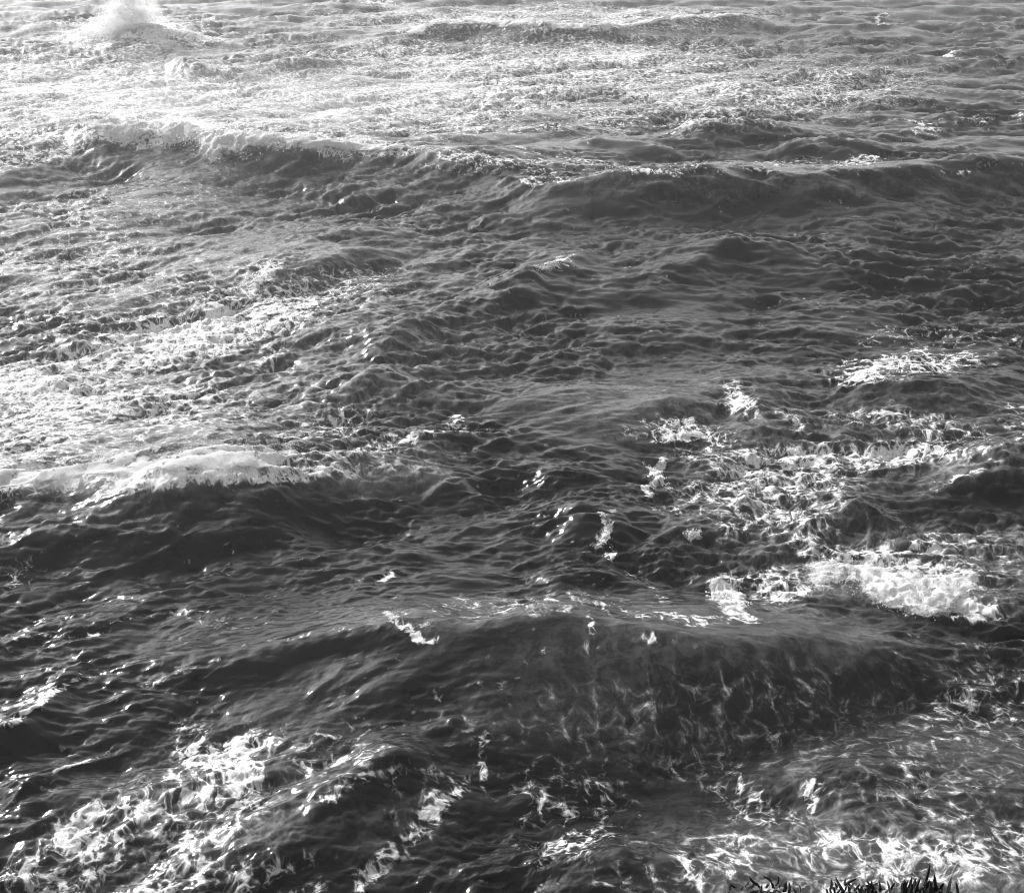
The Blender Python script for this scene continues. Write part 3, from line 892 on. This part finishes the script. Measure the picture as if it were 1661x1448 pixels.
def build_cliff():
    verts, faces = [], []
    xs = np.concatenate([np.linspace(-160, -8, 24), np.linspace(-7, 9, 110), np.linspace(10, 160, 24)])
    prof = [('back', 1), ('top', -1), ('top', -.6), ('top', -.3), ('top', -.1), ('top', 0), ('face', .03), ('face', .1), ('face', .22), ('face', .36), ('face', .5), ('face', .64), ('face', .78), ('face', .9), ('face', 1.05)]
    for x in xs:
        far = max(abs(x) - 12, 0)
        yb = brink(x) - .004 * far ** 1.6
        zt = ledge_height(x, yb) + min(far * .12, 9)
        for kind, t in prof:
            j = mnoise.noise((x * .35, t * 9, 1.5))
            if kind == 'back':
                p = (x, yb - 70, zt + 22)
            elif kind == 'top':
                y = yb + t * 9
                p = (x, y, ledge_height(x, y) + min(far * .12, 9) + (.25 * -min(y + .8, 0)))
            else:
                p = (x + .5 * j, yb - 2.2 * t + .55 * j * min(t * 6, 1) - .15, zt * (1 - t) - .02)
            verts.append(p)
    m_ = len(prof)
    for a in range(len(xs) - 1):
        for b_ in range(m_ - 1):
            i = a * m_ + b_
            faces.append((i, i + 1, i + m_ + 1, i + m_))
    me = bpy.data.meshes.new('cliff')
    me.from_pydata(verts, [], faces)
    bm = bmesh.new()
    bm.from_mesh(me)
    bmesh.ops.recalc_face_normals(bm, faces=bm.faces)
    bm.to_mesh(me)
    bm.free()
    me.materials.append(cliff_material())
    o = bpy.data.objects.new('cliff', me)
    COL.objects.link(o)
    tag(o, kind='structure')
build_cliff()

def leaf_material():
    m, n, l = new_mat('succulent_leaf')
    oi = n.new('ShaderNodeTexNoise')
    oi.inputs['Scale'].default_value = 30
    r_ = n.new('ShaderNodeMapRange')
    r_.inputs[3].default_value, r_.inputs[4].default_value = .02, .05
    l.new(oi.outputs['Fac'], r_.inputs[0])
    b_ = n.new('ShaderNodeBsdfPrincipled')
    b_.inputs['Roughness'].default_value = .6
    b_.inputs['Specular IOR Level'].default_value = .2
    l.new(r_.outputs[0], b_.inputs['Base Color'])
    out = n.new('ShaderNodeOutputMaterial')
    l.new(b_.outputs[0], out.inputs['Surface'])
    return m
M_LEAF = leaf_material()

def leaf_mesh(L, r0, bend, seed):
    r_ = random.Random(seed)
    bm = bmesh.new()
    rings = []
    k_ = 6
    for i in range(k_):
        t = i / (k_ - 1)
        rad = r0 * (1 - .15 * t) * (1 if t < .75 else (1 - (t - .75) * 3.4)) 
        cx, cz = bend * t * t, L * t
        rings.append([bm.verts.new((cx + rad * math.cos(a), rad * math.sin(a), cz)) for a in (0, 2.09, 4.19)])
    for a, b_ in zip(rings, rings[1:]):
        for q in range(3):
            bm.faces.new((a[q], a[(q + 1) % 3], b_[(q + 1) % 3], b_[q]))
    bm.faces.new(rings[-1])
    me = bpy.data.meshes.new('leaf')
    bm.to_mesh(me)
    bm.free()
    me.materials.append(M_LEAF)
    return me

LEAVES = [leaf_mesh(.055, .0060, .008, 1), leaf_mesh(.075, .0065, .012, 2), leaf_mesh(.045, .0055, .016, 3)]

def plant(px, py, n_, spread, height, tilt, label, seed):
    """a clump of finger-leaved succulent on the brink, its leaf tips near px, py"""
    r_ = random.Random(seed)
    # where the line of sight through px, py passes just above the brink
    best = None
    for q in range(200):
        z = 22.6 - q * .008
        x, y = at(px, py, z)
        gap = abs(z - (ledge_height(x, y) + height)) + max(y - brink(x) + .06, 0) * 3
        if best is None or gap < best[0]:
            best = (gap, x, y, z)
    _, x, y, z = best
    root = bpy.data.objects.new('succulent_plant', None)
    COL.objects.link(root)
    root.location = (x, y, z - height - .03)
    tag(root, label, 'plant', 'succulents on the cliff edge')
    # short woody base
    bm = bmesh.new()
    bmesh.ops.create_icosphere(bm, subdivisions=2, radius=1)
    for v in bm.verts:
        k_ = 1 + .35 * mnoise.noise((v.co.x * 2 + seed, v.co.y * 2, v.co.z * 2))
        v.co = (v.co.x * spread * .7 * k_, v.co.y * spread * .5 * k_, v.co.z * .018 * k_)
    me = bpy.data.meshes.new('stem')
    bm.to_mesh(me)
    bm.free()
    me.materials.append(M_LEAF)
    st = bpy.data.objects.new('stem', me)
    COL.objects.link(st)
    st.parent = root
    for i in range(n_):
        o = bpy.data.objects.new('leaf', LEAVES[r_.randrange(3)])
        COL.objects.link(o)
        o.parent = root
        a = r_.uniform(0, 6.28)
        d = spread * math.sqrt(r_.random())
        o.location = (d * math.cos(a), d * .7 * math.sin(a), .012)
        o.rotation_euler = (r_.gauss(0, tilt), r_.gauss(0, tilt) + d / spread * .3 * math.cos(a), r_.uniform(0, 6.28))
        k_ = height / .06 * r_.uniform(.75, 1.25)
        o.scale = (k_ ** .5, k_ ** .5, k_)
    return root

plant(1515, 1429, 46, .08, .05, .16, 'dark succulent with upright finger leaves on the cliff edge, tallest of the plants', 3)
plant(1395, 1437, 60, .09, .032, .55, 'low ragged dark succulent between the tallest plant and the flat tuft', 5)
plant(1450, 1438, 40, .07, .03, .55, 'sparse dark succulent just beside the tallest plant', 11)
plant(1250, 1444, 90, .12, .025, .7, 'flat dark tuft of succulent, leftmost of the plants on the cliff edge', 9)
